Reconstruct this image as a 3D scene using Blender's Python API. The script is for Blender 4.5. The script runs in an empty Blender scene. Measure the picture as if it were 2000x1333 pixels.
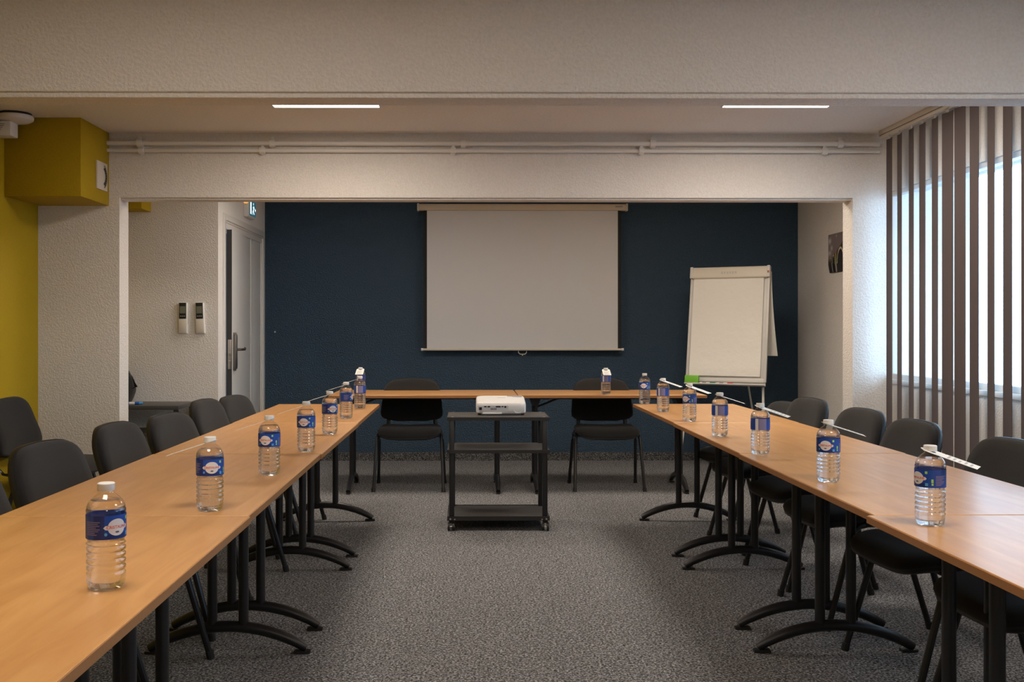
import bpy, bmesh, math, random
from mathutils import Vector, Matrix, Euler
PI = math.pi
random.seed(7)
S = bpy.context.scene
COL = S.collection

# ---------------------------------------------------------------- camera
cd = bpy.data.cameras.new('camera')
cam = bpy.data.objects.new('camera', cd)
COL.objects.link(cam)
F = 1940.0
cd.sensor_width = 36
cd.lens = F / 2000 * 36
cd.shift_x = (1000 - 928.5) / 2000
cd.shift_y = (643 - 666.5) / 2000
cd.clip_start = .02
cam.location = (0, 0, 1.25)
cam.rotation_euler = (PI / 2, 0, -math.radians(.4))
S.camera = cam

# ---------------------------------------------------------------- sky, exposure
world = bpy.data.worlds.new('sky')
S.world = world
world.use_nodes = True
bg = world.node_tree.nodes['Background']
bg.inputs['Color'].default_value = (.50, .74, 1.0, 1)
SKY = 8.5
bg.inputs['Strength'].default_value = SKY
PANEL = 21.0
PANEL_COL = (1.0, .87, .735)
vs = S.view_settings
vs.view_transform = 'Standard'
vs.look = 'None'
vs.gamma = 1
vs.use_curve_mapping = False
vs.exposure = 0.2
cy = S.cycles
cy.max_bounces = 10
cy.diffuse_bounces = 6
cy.glossy_bounces = 4
cy.transmission_bounces = 10
cy.transparent_max_bounces = 24
cy.sample_clamp_indirect = 4
cy.blur_glossy = 1.0


# ---------------------------------------------------------------- materials
def new_mat(name):
    m = bpy.data.materials.new(name)
    m.use_nodes = True
    nt = m.node_tree
    return m, nt, nt.nodes['Principled BSDF']


def simple(name, col, rough=.5, metal=0, emit=None, estr=0, spec=.5, bump=None):
    m, nt, p = new_mat(name)
    p.inputs['Base Color'].default_value = (*col, 1)
    p.inputs['Roughness'].default_value = rough
    p.inputs['Metallic'].default_value = metal
    p.inputs['Specular IOR Level'].default_value = spec
    if emit:
        p.inputs['Emission Color'].default_value = (*emit, 1)
        p.inputs['Emission Strength'].default_value = estr
    if bump:
        add_bump(nt, p, *bump)
    return m


def add_bump(nt, p, scale, dist, detail=3, strength=1.0, rough=.55):
    tc = nt.nodes.new('ShaderNodeTexCoord')
    n = nt.nodes.new('ShaderNodeTexNoise')
    n.inputs['Scale'].default_value = scale
    n.inputs['Detail'].default_value = detail
    n.inputs['Roughness'].default_value = rough
    b = nt.nodes.new('ShaderNodeBump')
    b.inputs['Distance'].default_value = dist
    b.inputs['Strength'].default_value = strength
    nt.links.new(tc.outputs['Object'], n.inputs['Vector'])
    nt.links.new(n.outputs['Fac'], b.inputs['Height'])
    nt.links.new(b.outputs['Normal'], p.inputs['Normal'])
    return n


def plaster(name, col, scale=90, dist=.0046, rough=.85, var=.05):
    m, nt, p = new_mat(name)
    p.inputs['Roughness'].default_value = rough
    p.inputs['Specular IOR Level'].default_value = .3
    n = add_bump(nt, p, scale, dist, 2.5)
    r = nt.nodes.new('ShaderNodeValToRGB')
    r.color_ramp.elements[0].position = .3
    r.color_ramp.elements[1].position = .7
    r.color_ramp.elements[0].color = (*[c * (1 - var) for c in col], 1)
    r.color_ramp.elements[1].color = (*[min(1, c * (1 + var)) for c in col], 1)
    nt.links.new(n.outputs['Fac'], r.inputs['Fac'])
    nt.links.new(r.outputs['Color'], p.inputs['Base Color'])
    return m


M = {}
M['plaster'] = plaster('roughcast white plaster', (.74, .71, .675))
M['plaster_smooth'] = plaster('white painted plaster', (.74, .71, .675), 90, .003)
M['wall_white'] = plaster('bright white wall paint', (.80, .79, .77), 90, .002)
M['ceil'] = plaster('ceiling paint', (.74, .71, .675), 60, .0015)
M['blue'] = plaster('dark blue roughcast', (.031, .064, .105), 80, .013, .42, .12)
M['yellow'] = plaster('mustard paint', (.40, .27, .004), 80, .002, .7, .03)
M['white_paint'] = simple('white gloss paint', (.72, .71, .69), .35)
M['door_paint'] = simple('pale grey door paint', (.62, .63, .63), .4)
M['door_edge'] = simple('dark door edge', (.03, .03, .032), .5)
M['chrome'] = simple('brushed steel', (.55, .52, .48), .3, 1)
M['handle_steel'] = simple('dark satin steel', (.24, .23, .22), .35, 1)
M['black_metal'] = simple('black powder coat', (.012, .012, .014), .32)
M['black_plastic'] = simple('black plastic', (.015, .015, .016), .45)
M['black_panel'] = simple('black melamine', (.055, .053, .052), .42, bump=(400, .0004))
M['white_plastic'] = simple('white plastic', (.74, .73, .71), .4)
M['off_white'] = simple('cream plastic', (.66, .61, .52), .45)
M['screen_cloth'] = simple('matte projection cloth', (.66, .665, .68), .9, bump=(900, .0003))
M['screen_border'] = simple('black cloth border', (.02, .02, .022), .9)
M['cream_metal'] = simple('cream lacquered metal', (.60, .52, .40), .4)
M['paper'] = simple('paper', (.78, .77, .74), .8)
M['pad_paper'] = simple('flip chart paper', (.80, .78, .73), .85, bump=(7, .012, 4))
M['grey_metal'] = simple('light grey metal', (.62, .61, .58), .35)
M['green'] = simple('bright green plastic', (.16, .48, .02), .5)
M['dark_green'] = simple('dark green cap', (.01, .16, .11), .4)
M['red'] = simple('red cap', (.55, .05, .05), .4)
M['blue_cap'] = simple('blue marker plastic', (.01, .09, .45), .4)
M['lcd'] = simple('lcd glass', (.16, .17, .13), .25)
M['dark'] = simple('near black', (.008, .008, .009), .5)
M['mid_grey'] = simple('mid grey', (.30, .30, .31), .5)
M['label_blue'] = simple('blue label print', (.012, .065, .36), .35)
M['label_dark'] = simple('deep blue label print', (.01, .03, .17), .35)
M['label_violet'] = simple('violet grey label print', (.22, .20, .36), .4)
M['label_light'] = simple('pale label print', (.72, .70, .70), .4)
M['label_sky'] = simple('light blue label print', (.10, .38, .72), .35)
M['label_red'] = simple('red label print', (.72, .12, .07), .4)
M['label_green'] = simple('green label print', (.36, .66, .16), .4)
M['ink'] = simple('dark ink', (.10, .10, .14), .6)
M['grey_ink'] = simple('pale grey ink', (.42, .41, .40), .6)
M['corridor'] = simple('dark grey for corridor dimness', (.10, .10, .10), .8)  # dimness beyond the door is put into this dark grey


def fabric_mat(name, col):
    m, nt, p = new_mat(name)
    p.inputs['Roughness'].default_value = .92
    p.inputs['Specular IOR Level'].default_value = .2
    p.inputs['Sheen Weight'].default_value = .12
    p.inputs['Sheen Roughness'].default_value = .5
    n = add_bump(nt, p, 700, .0012, 2)
    r = nt.nodes.new('ShaderNodeValToRGB')
    r.color_ramp.elements[0].color = (*[c * .75 for c in col], 1)
    r.color_ramp.elements[1].color = (*[c * 1.25 for c in col], 1)
    nt.links.new(n.outputs['Fac'], r.inputs['Fac'])
    nt.links.new(r.outputs['Color'], p.inputs['Base Color'])
    return m


M['fabric'] = fabric_mat('charcoal chair fabric', (.021, .020, .020))


def carpet_mat(name, k_):
    m, nt, p = new_mat(name)
    p.inputs['Roughness'].default_value = 1
    p.inputs['Specular IOR Level'].default_value = .1
    tc = nt.nodes.new('ShaderNodeTexCoord')
    n = nt.nodes.new('ShaderNodeTexNoise')
    n.inputs['Scale'].default_value = 115
    n.inputs['Detail'].default_value = 3
    n.inputs['Roughness'].default_value = .6
    n.inputs['Distortion'].default_value = .6
    r = nt.nodes.new('ShaderNodeValToRGB')
    e = r.color_ramp.elements
    e[0].position, e[0].color = .36, (.033 * k_, .034 * k_, .036 * k_, 1)
    e[1].position, e[1].color = .65, (.52 * k_, .525 * k_, .54 * k_, 1)
    k = e.new(.50)
    k.color = (.170 * k_, .172 * k_, .178 * k_, 1)
    b = nt.nodes.new('ShaderNodeBump')
    b.inputs['Distance'].default_value = .008
    L = nt.links.new
    L(tc.outputs['Object'], n.inputs['Vector'])
    L(n.outputs['Fac'], r.inputs['Fac'])
    L(r.outputs['Color'], p.inputs['Base Color'])
    L(n.outputs['Fac'], b.inputs['Height'])
    L(b.outputs['Normal'], p.inputs['Normal'])
    return m


M['carpet'] = carpet_mat('speckled grey carpet', 1.0)
M['carpet_dark'] = carpet_mat('darker carpet skirting', .5)


def wood_mat():
    m, nt, p = new_mat('beech laminate')
    p.inputs['Roughness'].default_value = .30
    p.inputs['Specular IOR Level'].default_value = .36
    tc = nt.nodes.new('ShaderNodeTexCoord')
    mp = nt.nodes.new('ShaderNodeMapping')
    mp.inputs['Scale'].default_value = (1.1, 9, 9)
    oi = nt.nodes.new('ShaderNodeObjectInfo')
    add = nt.nodes.new('ShaderNodeVectorMath')
    add.operation = 'ADD'
    n = nt.nodes.new('ShaderNodeTexNoise')
    n.inputs['Scale'].default_value = 2.2
    n.inputs['Detail'].default_value = 6
    n.inputs['Roughness'].default_value = .55
    n.inputs['Distortion'].default_value = 1.0
    r = nt.nodes.new('ShaderNodeValToRGB')
    e = r.color_ramp.elements
    e[0].position, e[0].color = .25, (.50, .24, .082, 1)
    e[1].position, e[1].color = .75, (.66, .36, .135, 1)
    L = nt.links.new
    L(tc.outputs['Object'], add.inputs[0])
    L(oi.outputs['Random'], add.inputs[1])
    L(add.outputs[0], mp.inputs['Vector'])
    L(mp.outputs['Vector'], n.inputs['Vector'])
    L(n.outputs['Fac'], r.inputs['Fac'])
    L(r.outputs['Color'], p.inputs['Base Color'])
    return m


M['wood'] = wood_mat()
M['wood_edge_shade'] = simple('beech edge with painted shade', (.34, .15, .05), .4, bump=(120, .0004))  # same beech as the top, its side-facing shade put into the colour


def mix_clear(name, ior, rough, refract, tint=(1, 1, 1), refl_col=(1, 1, 1)):
    """clear plastic or water: part straight-through, part refracting"""
    m, nt, p = new_mat(name)
    nt.nodes.remove(p)
    out = nt.nodes['Material Output']
    tr = nt.nodes.new('ShaderNodeBsdfTransparent')
    tr.inputs['Color'].default_value = (*tint, 1)
    mx = nt.nodes.new('ShaderNodeMixShader')
    L = nt.links.new
    if refract is None:
        gl = nt.nodes.new('ShaderNodeBsdfGlossy')
        gl.inputs['Roughness'].default_value = rough
        gl.inputs['Color'].default_value = (*refl_col, 1)
        fr = nt.nodes.new('ShaderNodeFresnel')
        ge = nt.nodes.new('ShaderNodeNewGeometry')
        mr = nt.nodes.new('ShaderNodeMapRange')       # the same reflectance on both sides of the thin wall
        mr.inputs['To Min'].default_value = ior
        mr.inputs['To Max'].default_value = 1 / ior
        L(ge.outputs['Backfacing'], mr.inputs['Value'])
        L(mr.outputs['Result'], fr.inputs['IOR'])
        L(fr.outputs['Fac'], mx.inputs['Fac'])
        L(tr.outputs[0], mx.inputs[1])
        L(gl.outputs[0], mx.inputs[2])
    else:
        gl = nt.nodes.new('ShaderNodeBsdfGlass')
        gl.inputs['Roughness'].default_value = rough
        gl.inputs['IOR'].default_value = ior
        mx.inputs['Fac'].default_value = refract
        L(tr.outputs[0], mx.inputs[1])
        L(gl.outputs[0], mx.inputs[2])
    L(mx.outputs[0], out.inputs['Surface'])
    return m


M['pet'] = mix_clear('clear bottle plastic', 1.5, .06, None, (.97, .975, .98))
M['water'] = mix_clear('water', 1.33, 0.0, .62)
M['pane'] = mix_clear('window glass', 1.5, .01, None, (.97, .99, 1))

m, nt, p = new_mat('blind fabric')
p.inputs['Base Color'].default_value = (.085, .066, .068, 1)
p.inputs['Roughness'].default_value = .85
add_bump(nt, p, 900, .0004)
M['slat'] = m
M['slat_bounce'] = simple('added pale bounce reverse', (.45, .45, .45), .9)
M['panel_light'] = simple('led diffuser', (.9, .9, .9), .5, emit=PANEL_COL, estr=PANEL)
M['sign_light'] = simple('lit sign figure', (.8, .9, .9), .5, emit=(.75, .93, 1.0), estr=1.1)
M['sign_teal'] = simple('lit sign ground', (.02, .10, .13), .3, emit=(.02, .12, .17), estr=.5)
M['sign_amber'] = simple('amber lamp', (.6, .3, .1), .4, emit=(1, .42, .10), estr=.9)

# vertex-colour print (poster)
m, nt, p = new_mat('printed poster')
p.inputs['Roughness'].default_value = .5
at = nt.nodes.new('ShaderNodeVertexColor')
at.layer_name = 'print'
nt.links.new(at.outputs['Color'], p.inputs['Base Color'])
M['print'] = m


# ---------------------------------------------------------------- geometry helpers
def bx(bm, c, s, bev=0, mat=None, seg=2):
    r = bmesh.ops.create_cube(bm, size=1)
    vs_ = r['verts']
    bmesh.ops.scale(bm, vec=Vector(s), verts=vs_)
    if bev:
        es = list({e for v in vs_ for e in v.link_edges})
        b = bmesh.ops.bevel(bm, geom=es, offset=bev, segments=seg, profile=.5, affect='EDGES')
        vs_ = list({v for v in b['verts']} | {v for v in vs_ if v.is_valid})
    T = Matrix.Translation(Vector(c))
    if mat is not None:
        T = T @ mat
    bmesh.ops.transform(bm, matrix=T, verts=vs_)
    return vs_


def lo_hi(bm, lo, hi, bev=0):
    lo, hi = Vector(lo), Vector(hi)
    return bx(bm, (lo + hi) / 2, hi - lo, bev)


def tube(bm, pts, r, seg=10, r2=None, up=(0, 0, 1), cap=True):
    """round or oval (r across, r2 along 'up') tube through pts; r may be a list"""
    pts = [Vector(q) for q in pts]
    rings = []
    for i, q in enumerate(pts):
        d = (pts[min(i + 1, len(pts) - 1)] - pts[max(i - 1, 0)]).normalized()
        u = Vector(up)
        if abs(d.dot(u)) > .95:
            u = Vector((0, 1, 0)) if abs(d.y) < .9 else Vector((1, 0, 0))
        a = d.cross(u).normalized()
        b = a.cross(d).normalized()
        ra = r[i] if isinstance(r, (list, tuple)) else r
        rb = ra if r2 is None else r2
        rings.append([bm.verts.new(q + a * ra * math.cos(2 * PI * k / seg) + b * rb * math.sin(2 * PI * k / seg)) for k in range(seg)])
    for A, B in zip(rings, rings[1:]):
        for k in range(seg):
            bm.faces.new((A[k], A[(k + 1) % seg], B[(k + 1) % seg], B[k]))
    if cap:
        bm.faces.new(list(reversed(rings[0])))
        bm.faces.new(rings[-1])


def lathe(bm, prof, seg=32, c=(0, 0, 0), close=False, squash=None):
    c = Vector(c)
    rings = []
    for r, z in prof:
        if r < 1e-6:
            rings.append([bm.verts.new(c + Vector((0, 0, z)))])
        else:
            row = []
            for k in range(seg):
                a = 2 * PI * k / seg
                rr = r if squash is None else r * squash(a, z)
                row.append(bm.verts.new(c + Vector((rr * math.cos(a), rr * math.sin(a), z))))
            rings.append(row)
    for A, B in zip(rings, rings[1:]):
        for k in range(seg):
            k2 = (k + 1) % seg
            if len(A) == 1 and len(B) == 1:
                continue
            if len(A) == 1:
                bm.faces.new((A[0], B[k2], B[k]))
            elif len(B) == 1:
                bm.faces.new((A[k], A[k2], B[0]))
            else:
                bm.faces.new((A[k], A[k2], B[k2], B[k]))


def prism(bm, pts, z0, z1, mat=None):
    a = [bm.verts.new((x, y, z0)) for x, y in pts]
    b = [bm.verts.new((x, y, z1)) for x, y in pts]
    n = len(pts)
    for k in range(n):
        bm.faces.new((a[k], a[(k + 1) % n], b[(k + 1) % n], b[k]))
    bm.faces.new(list(reversed(a)))
    bm.faces.new(b)
    if mat is not None:
        bmesh.ops.transform(bm, matrix=mat, verts=a + b)


def BM():
    return bmesh.new()


def obj(name, bm, mat, parent=None, smooth=35, loc=None):
    bmesh.ops.recalc_face_normals(bm, faces=bm.faces)
    me = bpy.data.meshes.new(name)
    bm.to_mesh(me)
    bm.free()
    return mobj(name, me, mat, parent, smooth, loc)


def mobj(name, me, mat, parent=None, smooth=35, loc=None):
    if mat is not None:
        me.materials.clear()
        me.materials.append(mat)
    if smooth:
        me.shade_smooth()
        me.set_sharp_from_angle(angle=math.radians(smooth))
    o = bpy.data.objects.new(name, me)
    COL.objects.link(o)
    if parent is not None:
        o.parent = parent
    if loc is not None:
        o.location = loc
    return o


def tag(o, label, cat, group=None):
    o['label'] = label
    o['category'] = cat
    if group:
        o['group'] = group
    return o


def thing(name, label, cat, loc=(0, 0, 0), rz=0, group=None):
    o = bpy.data.objects.new(name, None)
    o.empty_display_size = .1
    COL.objects.link(o)
    o.location = loc
    o.rotation_euler = (0, 0, rz)
    return tag(o, label, cat, group)


def copy_tree(o, parent=None):
    c = o.copy()
    COL.objects.link(c)
    c.parent = parent
    for ch in list(o.children):
        copy_tree(ch, c)
    return c


def struct(name, bm, mat, parent=None, smooth=35):
    o = obj(name, bm, mat, parent, smooth)
    if parent is None:
        o['kind'] = 'structure'
    return o


def text_mesh(body, size, align='CENTER', bold=0.0):
    cu = bpy.data.curves.new('lettering', 'FONT')
    cu.body = body
    cu.size = size
    cu.align_x = align
    cu.align_y = 'CENTER'
    cu.resolution_u = 3
    cu.offset = bold
    o = bpy.data.objects.new('lettering_source', cu)
    COL.objects.link(o)
    dg = bpy.context.evaluated_depsgraph_get()
    me = bpy.data.meshes.new_from_object(o.evaluated_get(dg))
    bpy.data.objects.remove(o)
    bpy.data.curves.remove(cu)
    return me


def text_obj(name, body, size, mat, parent, fn, align='CENTER', bold=0.0):
    """flat lettering laid on a surface by fn(x, y) -> point"""
    me = text_mesh(body, size, align, bold)
    for v in me.vertices:
        v.co = Vector(fn(v.co.x, v.co.y))
    return mobj(name, me, mat, parent, 0)


# ================================================================= THE SETTING
XL, XR = -2.742, 2.70          # front room side walls
YB = 9.436                     # blue back wall
YO, YO2 = 6.348, 6.515         # wall with the wide opening
OL, OR, OZ = -2.225, 2.462, 2.09
CZ = 2.50
XD, XQ = -1.931, 3.137         # back part: door wall, right wall
YR = 7.676                     # wall with the remotes

b = BM(); lo_hi(b, (-4.2, -2.6, -.1), (4.2, 10, 0)); struct('floor', b, M['carpet'])
b = BM(); lo_hi(b, (-4.2, -2.6, CZ), (4.2, 10, CZ + .12)); struct('ceiling', b, M['ceil'])
b = BM(); lo_hi(b, (XL - .15, -2.6, 0), (XL, YR + .1, CZ)); struct('wall_left', b, M['yellow'])
b = BM(); lo_hi(b, (-4.2, -2.7, 0), (4.2, -2.6, CZ)); struct('wall_front', b, M['plaster'])
b = BM(); lo_hi(b, (-3.4, YB, 0), (XQ + .2, YB + .15, CZ)); struct('wall_back', b, M['blue'])
b = BM(); lo_hi(b, (XQ, YO2, 0), (XQ + .15, YB + .1, CZ)); struct('wall_back_right', b, M['plaster'])
b = BM(); lo_hi(b, (XL - .1, YR + .0015, 0), (XD - .14, YR + .12, CZ)); lo_hi(b, (XL - .1, YR, 0), (XD, YR + .0014, CZ)); struct('wall_recess', b, M['plaster'])

# wall with the wide opening, one piece: left pier, right pier, lintel
b = BM()
lo_hi(b, (XL, YO, 0), (OL, YO2, CZ))
lo_hi(b, (OR, YO, 0), (XQ + .12, YO2, CZ))
lo_hi(b, (OL, YO, OZ), (OR, YO2, CZ))
lo_hi(b, (OL, YO + .02, OZ - .012), (OR, YO2 - .03, OZ))
struct('wall_opening', b, M['plaster'])

# beam across the room with a stepped lower edge
b = BM()
lo_hi(b, (XL, 3.52, 2.09), (XR, 3.672, CZ), .006)
lo_hi(b, (XL, 3.534, 2.072), (XR, 3.656, 2.095), .005)
struct('ceiling_beam', b, M['plaster'])

# door wall
DH = 2.05
dy0, dy1 = 7.865, 9.315         # opening of the door set
b = BM()
lo_hi(b, (XD - .14, YR + .0015, 0), (XD, dy0, CZ))
lo_hi(b, (XD - .14, dy1, 0), (XD, YB, CZ))
lo_hi(b, (XD - .14, dy0, DH + .05), (XD, dy1, CZ))
struct('wall_door', b, M['wall_white'])
b = BM(); lo_hi(b, (-3.3, YR + .12, 0), (-3.2, YB, CZ)); struct('wall_corridor', b, M['corridor'])

# window wall with one long ribbon window
WS, WH = .93, 2.13
wy0, wy1 = .9, 6.346
b = BM()
lo_hi(b, (XR, -2.6, 0), (XR + .22, YO, WS))
lo_hi(b, (XR, -2.6, WH), (XR + .22, YO, CZ))
lo_hi(b, (XR, -2.6, WS), (XR + .22, wy0, WH))
lo_hi(b, (XR + .06, wy1, WS), (XR + .22, YO, WH))
struct('wall_right', b, M['plaster_smooth'])

b = BM()
x0, x1 = XR + .012, XR + .06
lo_hi(b, (x0, wy0, WS), (x1, wy1, WS + .035), .004)
lo_hi(b, (x0, wy0, WH - .03), (x1, wy1, WH), .004)
n_sash = 3
for k in range(n_sash + 1):
    yy = wy0 + (wy1 - wy0) * k / n_sash
    lo_hi(b, (x0, max(wy0, yy - .028) if k < n_sash else wy1 - .014, WS + .035), (x1, min(wy1, yy + .028), WH - .03), .003)
win = struct('window_1', b, M['white_paint'])
for k in range(n_sash):
    ya = wy0 + .029 + (wy1 - wy0) * k / n_sash
    yb = wy0 - (.029 if k < n_sash - 1 else .015) + (wy1 - wy0) * (k + 1) / n_sash
    b = BM(); lo_hi(b, (x0 + .025, ya, WS + .035), (x0 + .031, yb, WH - .03)); obj('pane', b, M['pane'], win, 0)
b = BM(); lo_hi(b, (XR - .012, wy0 - .03, WS - .03), (XR + .06, wy1, WS), .004); obj('window_sill', b, M['white_paint'], win)
# ground outside, below the windows
b = BM(); lo_hi(b, (4.3, -30, -3.2), (60, 40, -3.0)); struct('ground', b, M['mid_grey'])

# carpet skirting
bm_ = lambda lo, hi: (lambda q: (lo_hi(q, lo, hi), q)[1])(BM())
struct('baseboard_back', bm_((XD, YB - .012, 0), (XQ, YB, .078)), M['carpet_dark'])
struct('baseboard_recess', bm_((XL, YR - .012, 0), (XD, YR, .078)), M['carpet_dark'])
struct('baseboard_left', bm_((XL, -2.6, 0), (XL + .012, YO, .078)), M['carpet_dark'])
struct('baseboard_right', bm_((XQ - .012, YO2, 0), (XQ, YB - .012, .078)), M['carpet_dark'])

# door set: frame, narrow fixed leaf, opening leaf standing slightly ajar
b = BM()
fx0, fx1 = XD - .10, XD + .004
lo_hi(b, (fx0, dy0, 0), (fx1, dy0 + .05, DH + .05), .004)
lo_hi(b, (fx0, dy1 - .05, 0), (fx1, dy1, DH + .05), .004)
lo_hi(b, (fx0, dy0 + .05, DH), (fx1, dy1 - .05, DH + .05), .004)
lo_hi(b, (XD, dy0 - .045, 0), (XD + .012, dy0 + .01, DH + .115), .003)
lo_hi(b, (XD, dy1 - .01, 0), (XD + .012, dy1 + .06, DH + .115), .003)
lo_hi(b, (XD, dy0 + .01, DH + .045), (XD + .012, dy1 - .01, DH + .115), .003)
lo_hi(b, (XD, dy0 + .01, DH + .06), (XD + .026, dy1 - .01, DH + .082), .003)
door = struct('door_1', b, M['white_paint'])
hy = 8.815
b = BM(); lo_hi(b, (XD - .05, hy + .006, .01), (XD - .005, dy1 - .05, DH), .003)
lo_hi(b, (XD - .005, hy + .006, .01), (XD + .003, hy + .05, DH), .002)
obj('fixed_leaf', b, M['door_paint'], door)
leaf_len = hy - (dy0 + .055)
leaf = BM(); lo_hi(leaf, (-.042, -leaf_len, .008), (0, 0, DH - .004), .002)
leaf = obj('door_leaf', leaf, M['door_paint'], door)
leaf.location = (XD - .004, hy, 0)
leaf.rotation_euler = (0, 0, math.radians(3.4))
b = BM(); lo_hi(b, (-.0405, -leaf_len - .0012, .012), (-.0015, -leaf_len + .001, DH - .008)); obj('leaf_edge', b, M['door_edge'], leaf)
b = BM()
lo_hi(b, (-.033, -leaf_len - .004, .93), (-.006, -leaf_len - .001, 1.165), .001)
bx(b, (-.02, -leaf_len - .011, 1.055), (.016, .02, .028), .003)
lo_hi(b, (-.028, -leaf_len - .008, .985), (-.012, -leaf_len - .003, 1.0), .002)
obj('lock_plate', b, M['chrome'], leaf)
b = BM()
lo_hi(b, (0, -leaf_len + .03, .93), (.030, -leaf_len + .08, 1.205), .005)
lo_hi(b, (0, -leaf_len + .04, .915), (.022, -leaf_len + .073, 1.222), .003)
tube(b, [(.008, -leaf_len + .056, 1.085), (.062, -leaf_len + .056, 1.085), (.072, -leaf_len + .075, 1.085), (.072, -leaf_len + .17, 1.083), (.068, -leaf_len + .20, 1.092)], .0105, 8)
tube(b, [(.01, -leaf_len + .056, 1.0), (.02, -leaf_len + .056, 1.0)], .011, 10)
obj('door_handle', b, M['handle_steel'], leaf)

# boxed-in duct (mustard) in the left corner and a smaller one in the recess
b = BM(); lo_hi(b, (XL, 5.885, 2.035), (-2.29, YO, CZ), .003); d1 = struct('trim_1', b, M['yellow'])
b = BM(); lo_hi(b, (XL, 7.45, 2.152), (-2.446, YR, CZ), .003); struct('trim_2', b, M['yellow'])


# ================================================================= LIGHTS (ceiling panels)
def ceiling_light(x, y, label, group=None):
    t = thing('ceiling_light', label, 'ceiling light', (x, y, CZ), 0, group)
    b = BM()
    h = .30
    for sx in (-1, 1):
        bx(b, (sx * (h - .004), 0, -.006), (.008, 2 * h, .012), .001)
        bx(b, (0, sx * (h - .004), -.006), (2 * h - .016, .008, .012), .001)
    obj('frame', b, M['white_plastic'], t)
    b = BM(); bx(b, (0, 0, -.0075), (2 * h - .016, 2 * h - .016, .007)); obj('diffuser', b, M['panel_light'], t, 0)
    return t


ceiling_light(-.79, 5.262, 'lit square ceiling panel to the left, above the left table row, just past the beam')
ceiling_light(1.71, 5.245, 'lit square ceiling panel to the right, above the right table row, just past the beam')
g_hid = 'ceiling panels out of view behind the beam and lintel'
for x, y, lab in ((-.79, 1.9, 'square ceiling panel before the beam, above the left table row'),
                  (1.71, 1.9, 'square ceiling panel before the beam, above the right table row'),
                  (.46, -.9, 'square ceiling panel behind the camera'),
                  (-.79, 7.25, 'square ceiling panel behind the lintel, toward the door'),
                  (1.71, 7.25, 'square ceiling panel behind the lintel, toward the flip chart')):
    ceiling_light(x, y, lab, g_hid)

# ================================================================= VERTICAL BLIND
bl = thing('vertical_blind', 'tall taupe vertical slat blind across the window wall', 'blind', (2.62, 0, 0))
b = BM(); lo_hi(b, (-.03, .9, CZ - .038), (.03, 6.255, CZ), .004)
lo_hi(b, (-.026, .9, CZ - .05), (-.018, 6.25, CZ - .036), .001)
hr = obj('head_rail', b, M['off_white'], bl)
b = BM(); lo_hi(b, (-.0312, .9, CZ - .034), (-.0298, 6.24, CZ - .0305)); obj('rail_slot', b, M['dark'], hr, 0)
# slat: slightly cupped strip
me_sl = bpy.data.meshes.new('slat')
w, th, z0, z1 = .104, .0008, .05, CZ - .062
V = []; Fc = []
nx = 4
for z in (z0, z1):
    for side in (-1, 1):
        for k in range(nx + 1):
            u = -w / 2 + w * k / nx
            V.append((side * th / 2 + .004 * (1 - (2 * u / w) ** 2), u, z))
n = nx + 1
for k in range(nx):
    Fc.append((k, k + 1, 2 * n + k + 1, 2 * n + k))
    Fc.append((n + k + 1, n + k, 3 * n + k, 3 * n + k + 1))
    Fc.append((k + 1, k, n + k, n + k + 1))
    Fc.append((2 * n + k, 2 * n + k + 1, 3 * n + k + 1, 3 * n + k))
Fc.append((0, 2 * n, 3 * n, n)); Fc.append((nx, n + nx, 3 * n + nx, 2 * n + nx))
me_sl.from_pydata(V, [], Fc)
slats = [(6.166, 4.5), (6.019, 9.2), (5.859, 9.3), (5.716, 6.2), (5.561, 7.7), (5.414, -6.5), (5.277, -4.9), (5.127, 2.9), (4.962, 9.7), (4.809, 6.3), (4.651, 7.4)]
y = 4.651
while y > 1.1:
    y -= .155
    slats.append((y, random.uniform(2, 7)))
b = BM(); lo_hi(b, (-.0035, -.008, CZ - .064), (.0035, .008, CZ - .038)); 
bmesh.ops.recalc_face_normals(b, faces=b.faces)
me_car = bpy.data.meshes.new('carrier'); b.to_mesh(me_car); b.free()
for i, (yy, a) in enumerate(slats):
    o = mobj('slat', me_sl, M['slat'] if i == 0 else None, bl, 0)
    o.location = (0, yy, 0); o.rotation_euler = (0, 0, -math.radians(a))
    if i == 0:
        me_sl.materials.append(M['slat_bounce'])       # pale reverse added to bounce daylight back onto the window wall
        for k in range(nx): me_sl.polygons[4 * k + 1].material_index = 1
    c = mobj('carrier', me_car, None, o, 0)
    if i == 0: me_car.materials.append(M['white_plastic'])
bl.location = (2.62, 0, 0)

# ================================================================= PIPES
def pipe(name, label, z, r, clips, y):
    t = thing(name, label, 'pipe', (0, y, z))
    b = BM(); tube(b, [(-2.335, 0, 0), (2.62, 0, 0)], r, 12); obj('tube', b, M['white_paint'], t)
    for cx in clips:
        b = BM()
        tube(b, [(cx - .017, 0, 0), (cx + .017, 0, 0)], r + .009, 14)
        lo_hi(b, (cx - .009, -.005, r), (cx + .009, .007, r + .026), .002)
        lo_hi(b, (cx - .008, -.004, -r - .014), (cx + .008, .006, -r), .002)
        tube(b, [(cx, 0, 0), (cx, YO - y + .003, 0)], .006, 6)
        obj('clip', b, M['white_paint'], t)
    return t
pipe('heating_pipe', 'upper white pipe along the wall above the wide opening', 2.430, .0155, [(-640) / 307, -382 / 307, -10 / 307, 360 / 307, 727 / 307], YO - .032)
pipe('heating_pipe', 'lower thinner white pipe along the wall above the wide opening', 2.384, .012, [-637 / 307, -402 / 307, -30 / 307, 338 / 307, 697 / 307], YO - .030)

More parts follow.
